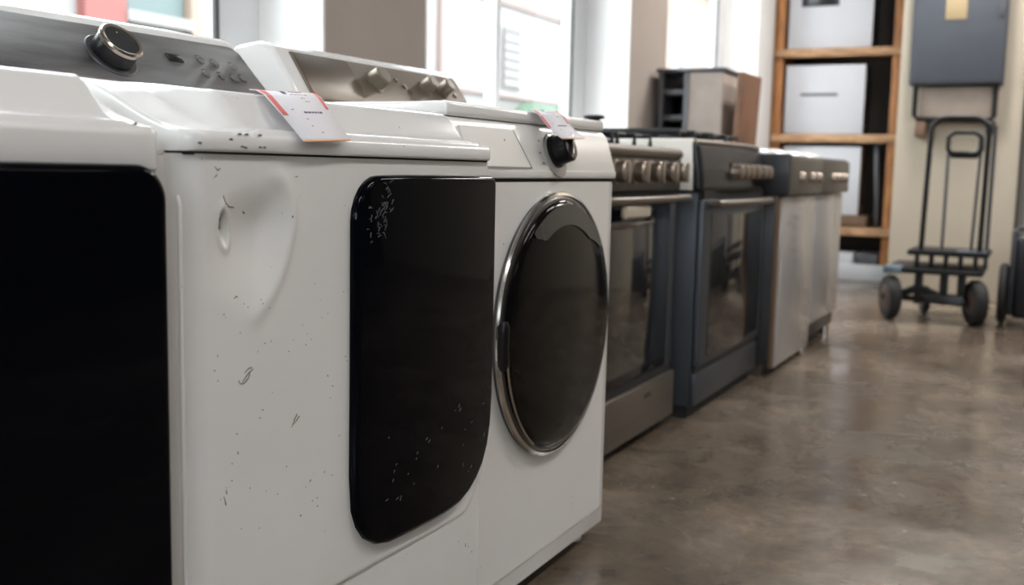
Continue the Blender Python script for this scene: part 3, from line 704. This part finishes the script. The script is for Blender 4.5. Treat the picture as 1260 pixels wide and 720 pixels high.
obj('handle_shadow_gap', MB().box(BX-.02, BX+.005, B0+.02, B1-.01, .715, .742), 'black_matte', s2)
wz = round_poly([(3.33, .20, .012), (3.72, .185, .12), (4.0, .205, .012), (4.0, .665, .012), (3.33, .665, .012)], 6)
obj('oven_window', MB().pillow(wz, lambda a, b, h: (BX+.012+h, a, b), [(0, -.002), (0, .002), (.003, .003)]), 'oven_glass', s2)
obj('handle', arch_handle(3.30, 4.02, BX+.008, .700, .03, .035, .012), 'steel', s2)
obj('storage_drawer', MB().box(BX-.02, BX+.006, B0+.0, B1-.0, .045, .150, .006), 'slate', s2)
obj('drawer_gap', MB().box(BX-.02, BX+.002, B0+.006, B1-.006, .148, .172), 'black_matte', s2)
grate(s2, -1.52, -1.07, 3.29, 3.62, .900, .032); grate(s2, -1.52, -1.07, 3.67, 4.0, .900, .032)
for x in (-1.4, -1.16):
    for y in (3.45, 3.83): burner(s2, x, y, .900)
# --- two pale-fronted units at the end of the row
def pale_unit(y0, y1, label, kick, knobs, endcap):
    t = thing('cooker', label, 'cooker', (-1.25, (y0+y1)/2, 0), 'pale-fronted cookers at the end of the row')
    X = -.925
    obj('carcass', MB().box(-1.55, X-.012, y0, y1, .05, .862, .004), 'slate_dark', t)
    obj('front_door', MB().box(X-.014, X+.008, y0+.02, y1-.003, .12 if kick else .03, .712, .008), 'greydoor', t)
    obj('plinth', MB().box(-1.5, X-.045, y0+.01, y1-.01, .0, .12 if kick else .05), 'kick', t)
    obj('control_panel', MB().box(X-.014, X+.034, y0+(.04 if endcap else .002), y1-.001, .716, .866, .006), 'trim_brown', t)
    if endcap:
        obj('end_cap', MB().box(-1.1, X+.034, y0-.02, y0+.04, .716, .878, .008), 'slate_dark', t, label='dark end cap of the control panel')
        obj('side_strip', MB().box(X-.014, X+.002, y0-.012, y0+.02, .03, .712, .003), 'carton_brown', t)
    obj('cooktop', MB().box(-1.55, X+.02, y0, y1, .864, .874, .003), 'slate_dark', t)
    for y in knobs: obj('knob', MB().lathe((X+.034, y, .785), (1, 0, 0), [(.024, 0), (.022, .008), (.019, .018), (.014, .021)], 22), 'knob', t)
    for ya in (y0+.10, y0+.42):
        obj('glint_dome', MB().lathe((-1.1, ya+.08, .874), (0, 0, 1), [(.09, 0), (.105, .004), (.10, .012), (.08, .024), (.05, .032), (.01, .035)], 28), 'deck', t)  # added white domes standing in for window glints on the cooktop
    grate(t, -1.5, -1.22, y0+.05, y1-.06, .874, .035)
    if kick:
        for y in (y0+.06, y1-.08): obj('foot', MB().cyl((X-.03, y, 0), (X-.03, y, .05), .022), 'chrome', t)
    return t
u1 = pale_unit(4.13, 4.80, 'pale-fronted cooker with warm grey control panel next to the graphite cooker', False, (4.34, 4.56, 4.69), True)
u2 = pale_unit(4.80, 5.49, 'last cooker of the row, pale front ending above a dark kick recess', True, (5.06, 5.19, 5.33), False)
obj('vent_print', MB().box(-.917, -.916, 4.24, 4.36, .60, .604), 'rack', u1)
for k in range(5): obj('vent_print', MB().box(-.917, -.9162, 4.36, 4.46, .44+k*.045, .446+k*.045), 'rack', u1)

# grey rack behind the cookers, by the second pier
rk = thing('metal_rack', 'grey metal drawer rack with tan side standing behind the cookers at the window', 'rack', (-1.8, 5.8, 0))
RX0, RX1, RY0, RY1 = -1.96, -1.785, 5.62, 6.02
f_ = MB()
obj('back_panel', MB().box(RX0, RX1, RY1-.02, RY1, 0, 1.33, .003), 'black_matte', rk)
for x in (RX0, RX1-.03): obj('post', MB().box(x, x+.03, RY0, RY1-.02, 0, 1.34, .003), 'rack', rk)
for k in range(9): obj('shelf_tray', MB().box(RX0+.03, RX1-.03, RY0+.01, RY1-.02, .10+k*.14, .13+k*.14, .003), 'rack', rk)
obj('top_panel', MB().box(RX0-.01, RX1+.20, RY0-.01, RY1, 1.342, 1.362, .003), 'rack', rk)
obj('side_bay', MB().box(RX1, RX1+.19, RY0, RY1, 0, 1.338, .006), 'rack_side', rk, label='tan side bay')
wb = MB().obox((-1.530, 5.82, .672), (1, 0, -.045), (0, 1, 0), (.045, 0, 1), .035, .38, 1.33, .003)
tag(obj('wooden_board', wb, 'rack_board'), 'reddish-brown board leaning against the tan side of the grey rack', 'board')

# ================================================================== SHELVING AT THE BACK
SY = 8.40
sh = thing('shelving_unit', 'orange pine shelving unit with four boards at the end of the room', 'shelf', (-1.55, 8.6, 0))
for x in (-1.985, -1.10):
    for y in (SY, 8.76): obj('post', MB().box(x, x+.075, y, y+.06, 0, 2.9, .004), 'wood', sh)
SB = [(1.700, 1.762), (1.048, 1.110), (.340, .402), (2.36, 2.42)]
for z0, z1 in SB: 
    for k in range(3):
        xs = [-1.985+.007, -1.70, -1.33, -1.035][k:k+2]
        obj('board', MB().box(xs[0]+.001, xs[1]-.001, SY-.03+.004*(k % 2), SY+.0, z0, z1, .004), 'woodh', sh)
    for k in range(3): obj('board', MB().box(-1.905, -1.10, SY+.002+k*.135, SY+.135+k*.135-.004, z0+.02, z1-.002, .003), 'woodh', sh)
obj('back_panel', MB().box(-1.98, -1.03, 8.83, 8.85, .0, 2.9, .002), 'kick', sh)
obj('side_panel', MB().box(-1.075, -1.06, SY+.06, 8.82, .0, 2.9, .002), 'kick', sh)
obj('skirt_board', MB().box(-1.90, -1.0, SY-.06, SY-.035, .0, .125, .004), 'skirt', sh, label='white skirt board')
def carton(x0, x1, z0, z1, label, m_side='box_side', slot=None, win=None, d=.30, yy=SY+.01):
    t = thing('microwave', label, 'microwave', ((x0+x1)/2, yy+.15, z0), 'white-fronted microwaves on the shelves')
    obj('case', MB().box(x0+.004, x1, yy+.02, yy+d, z0, z1-.004, .006), m_side, t)
    fr = obj('front_panel', MB().box(x0, x1-.002, yy, yy+.02, z0+.002, z1, .006), 'box_white', t)
    if slot: obj('handle_slot', MB().box(slot[0], slot[1], yy-.003, yy, slot[2], slot[3], .001), 'rack', fr)
    if win: obj('display', MB().box(win[0], win[1], yy-.003, yy, win[2], win[3], .001), 'display', fr)
    obj('side_vent', MB().box(x1, x1+.004, yy+.10, yy+.2, z0+.08, z1-.12, .001), 'black_matte', t)
carton(-1.885, -1.285, 1.112, 1.640, 'white-fronted microwave on the middle pine shelf', slot=(-1.765, -1.485, 1.405, 1.425))
carton(-1.885, -1.255, 1.764, 2.30, 'white-fronted microwave with black display on the upper pine shelf', win=(-1.79, -1.51, 2.083, 2.19), slot=None)
cd_ = MB().box(-1.88, -1.22, SY+.01, SY+.36, .404, .490, .01)
tag(obj('cardboard_box', cd_, 'carton_brown'), 'flat brown cardboard box under the lowest white microwave', 'box')
carton(-1.88, -1.285, .492, 1.02, 'white-fronted microwave with brown side on the lowest pine shelf', m_side='carton_brown')
tag(obj('metal_bar', MB().obox((-1.175, SY+.12, .73), (1, 0, .06), (0, 1, 0), (-.05, 0, 1), .035, .03, .64, .003), 'rack'), 'grey metal bar leaning beside the lowest microwave', 'bar')
bx = MB().box(-1.88, -1.30, SY+.0, SY+.2, .004, .205, .006)
tag(obj('white_box', bx, 'box_white'), 'small white box on the floor under the pine shelving', 'box')
tag(obj('dark_tool_case', MB().box(-1.29, -1.11, SY+.02, SY+.28, .004, .21, .02), 'rack'), 'dark grey case on the floor beside the small white box under the shelving', 'case')

# ================================================================== ELECTRICAL CABINET AND BRACKET
ec = thing('electrical_cabinet', 'grey-blue wall cabinet with a yellow label above the hand truck', 'cabinet', (-.57, 7.5, 1.38))
obj('body', MB().box(-.853, -.293, 7.34, 7.499, 1.39, 2.35, .012), 'cabinet_grey', ec)
obj('door', MB().box(-.843, -.303, 7.325, 7.342, 1.40, 2.34, .008), 'cabinet_grey', ec)
obj('label_plate', MB().box(-.655, -.530, 7.321, 7.326, 1.795, 2.02, .001), 'label_y', ec, label='yellow paper label')
obj('latch', MB().box(-.335, -.318, 7.312, 7.328, 1.80, 1.87, .003), 'rack', ec)
wbk = thing('wall_bracket', 'black metal frame with tan panel mounted under the grey-blue cabinet', 'bracket', (-.57, 7.5, 1.16))
obj('frame', MB().tube([(-.81, 7.38, 1.388), (-.81, 7.38, 1.20), (-.79, 7.38, 1.175), (-.36, 7.38, 1.165), (-.335, 7.38, 1.19), (-.335, 7.38, 1.388)], .017, 10), 'blackpaint', wbk)
obj('back_plate', MB().box(-.785, -.355, 7.40, 7.499, 1.18, 1.375, .006), 'tan_panel', wbk)
obj('end_block', MB().box(-.80, -.735, 7.37, 7.499, 1.06, 1.165, .006), 'carton_brown', wbk)
obj('end_block', MB().box(-.375, -.325, 7.37, 7.499, 1.08, 1.165, .006), 'blackpaint', wbk)

# ================================================================== PLATFORM TROLLEY
TY = 6.2
tr = thing('hand_truck', 'black two-deck hand truck with arched handles and big rubber wheels', 'trolley', (-.52, TY, 0))
def wheel(x, y, z, r, wdt, rot):
    c, s_ = math.cos(rot), math.sin(rot); ax = Vector((c, s_, 0)); o = Vector((x, y, z))-ax*wdt/2
    wv = obj('wheel', MB().lathe(o, ax, [(r*.62, 0), (r*.90, 0), (r, wdt*.25), (r, wdt*.75), (r*.90, wdt), (r*.62, wdt), (r*.62, wdt*.8)], 36), 'rubber', tr)
    obj('hub', MB().lathe(o, ax, [(r*.60, wdt*.1), (r*.55, -.002), (r*.2, -.01), (r*.2, wdt+.01), (r*.55, wdt+.002), (r*.60, wdt*.9)], 30), 'hub', wv)
wheel(-.745, TY, .125, .125, .062, .42); wheel(-.305, TY, .125, .125, .062, .42)
wheel(-.60, TY+.42, .08, .08, .04, .3); wheel(-.30, TY+.42, .08, .08, .04, .3)
obj('axle', MB().cyl((-.74, TY, .125), (-.31, TY, .125), .014), 'blackpaint', tr)
lo = MB().box(-.775, -.275, TY-.05, TY+.50, .268, .298, .008); obj('lower_deck', lo, 'blackpaint', tr)
obj('deck_corner', MB().box(-.785, -.69, TY-.06, TY+.05, .262, .304, .008), 'bluepaint', tr)
obj('upper_deck', MB().box(-.675, -.255, TY+.02, TY+.42, .366, .396, .01), 'blackpaint', tr)
obj('worn_patch', MB().box(-.42, -.27, TY+.018, TY+.16, .3965, .399, .001), 'bluepaint', tr)
for x in (-.62, -.545, -.47, -.395, -.32): obj('deck_spacer', MB().box(x-.012, x+.012, TY+.03, TY+.06, .296, .368, .003), 'blackpaint', tr)
for x in (-.60, -.47, -.38): obj('under_strut', MB().box(x-.02, x+.02, TY-.02, TY+.05, .10, .27, .004), 'blackpaint', tr)
obj('under_tray', MB().box(-.56, -.36, TY-.04, TY+.10, .105, .155, .006), 'slate_dark', tr)
obj('brace', MB().tube([(-.72, TY, .13), (-.60, TY, .19), (-.50, TY, .15)], .022, 8), 'blackpaint', tr)
def arch(x0, x1, xt0, xt1, y0, yt, z0, z1, rc=.07, rb=.014):
    pts = [(x0, y0, z0)]
    for i in range(9): a = R(180-90*i/8); pts.append((xt0+rc+rc*math.cos(a), yt, z1-rc*.8+rc*.8*math.sin(a)))
    for i in range(9): a = R(90-90*i/8); pts.append((xt1-rc+rc*math.cos(a), yt, z1-rc*.8+rc*.8*math.sin(a)))
    pts.append((x1, y0, z0)); return MB().tube(pts, rb, 10)
obj('handle', arch(-.605, -.305, -.592, -.300, TY+.06, TY+.06, .394, 1.125, .09, .0145), 'blackpaint', tr)
obj('handle', arch(-.500, -.350, -.500, -.335, TY+.10, TY+.10, .394, 1.045, .035, .009), 'rack', tr, label='inner telescopic handle')
obj('handle_grip', MB().tube([(-.505, TY+.09, .955), (-.505, TY+.09, 1.02), (-.47, TY+.09, 1.045), (-.37, TY+.09, 1.045), (-.337, TY+.09, 1.02), (-.337, TY+.09, .955), (-.36, TY+.09, .925), (-.48, TY+.09, .925)], [.011, .011, .011, .011, .014, .018, .022, .02], 10, closed=True), 'black_plastic', tr)
obj('side_rail', MB().tube([(-.275, TY+.16, .30), (-.275, TY+.16, 1.08), (-.300, TY+.10, 1.10)], .011, 8), 'rack', tr)

# black case at the right edge
cs = thing('wheeled_case', 'black upright wheeled case cut by the right edge of the frame', 'case', (.05, 6.3, 0))
obj('shell', MB().box(-.125, .30, 6.22, 6.52, .05, .50, .03, 3), 'case', cs)
obj('edge_band', MB().box(-.150, -.118, 6.26, 6.48, .06, .525, .012), 'case_edge', cs)
obj('top_handle', MB().tube([(-.13, 6.37, .50), (-.12, 6.37, .53), (.28, 6.37, .53), (.29, 6.37, .50)], .012, 8), 'case_edge', cs)
obj('side_wheel', MB().lathe((-.20, 6.38, .17), (1, 0, 0), [(.15, 0), (.168, .012), (.168, .035), (.15, .047)], 36), 'rubber', cs)
for x in (-.05, .22): obj('caster', MB().cyl((x, 6.25, .03), (x+.03, 6.25, .03), .03), 'rubber', cs)
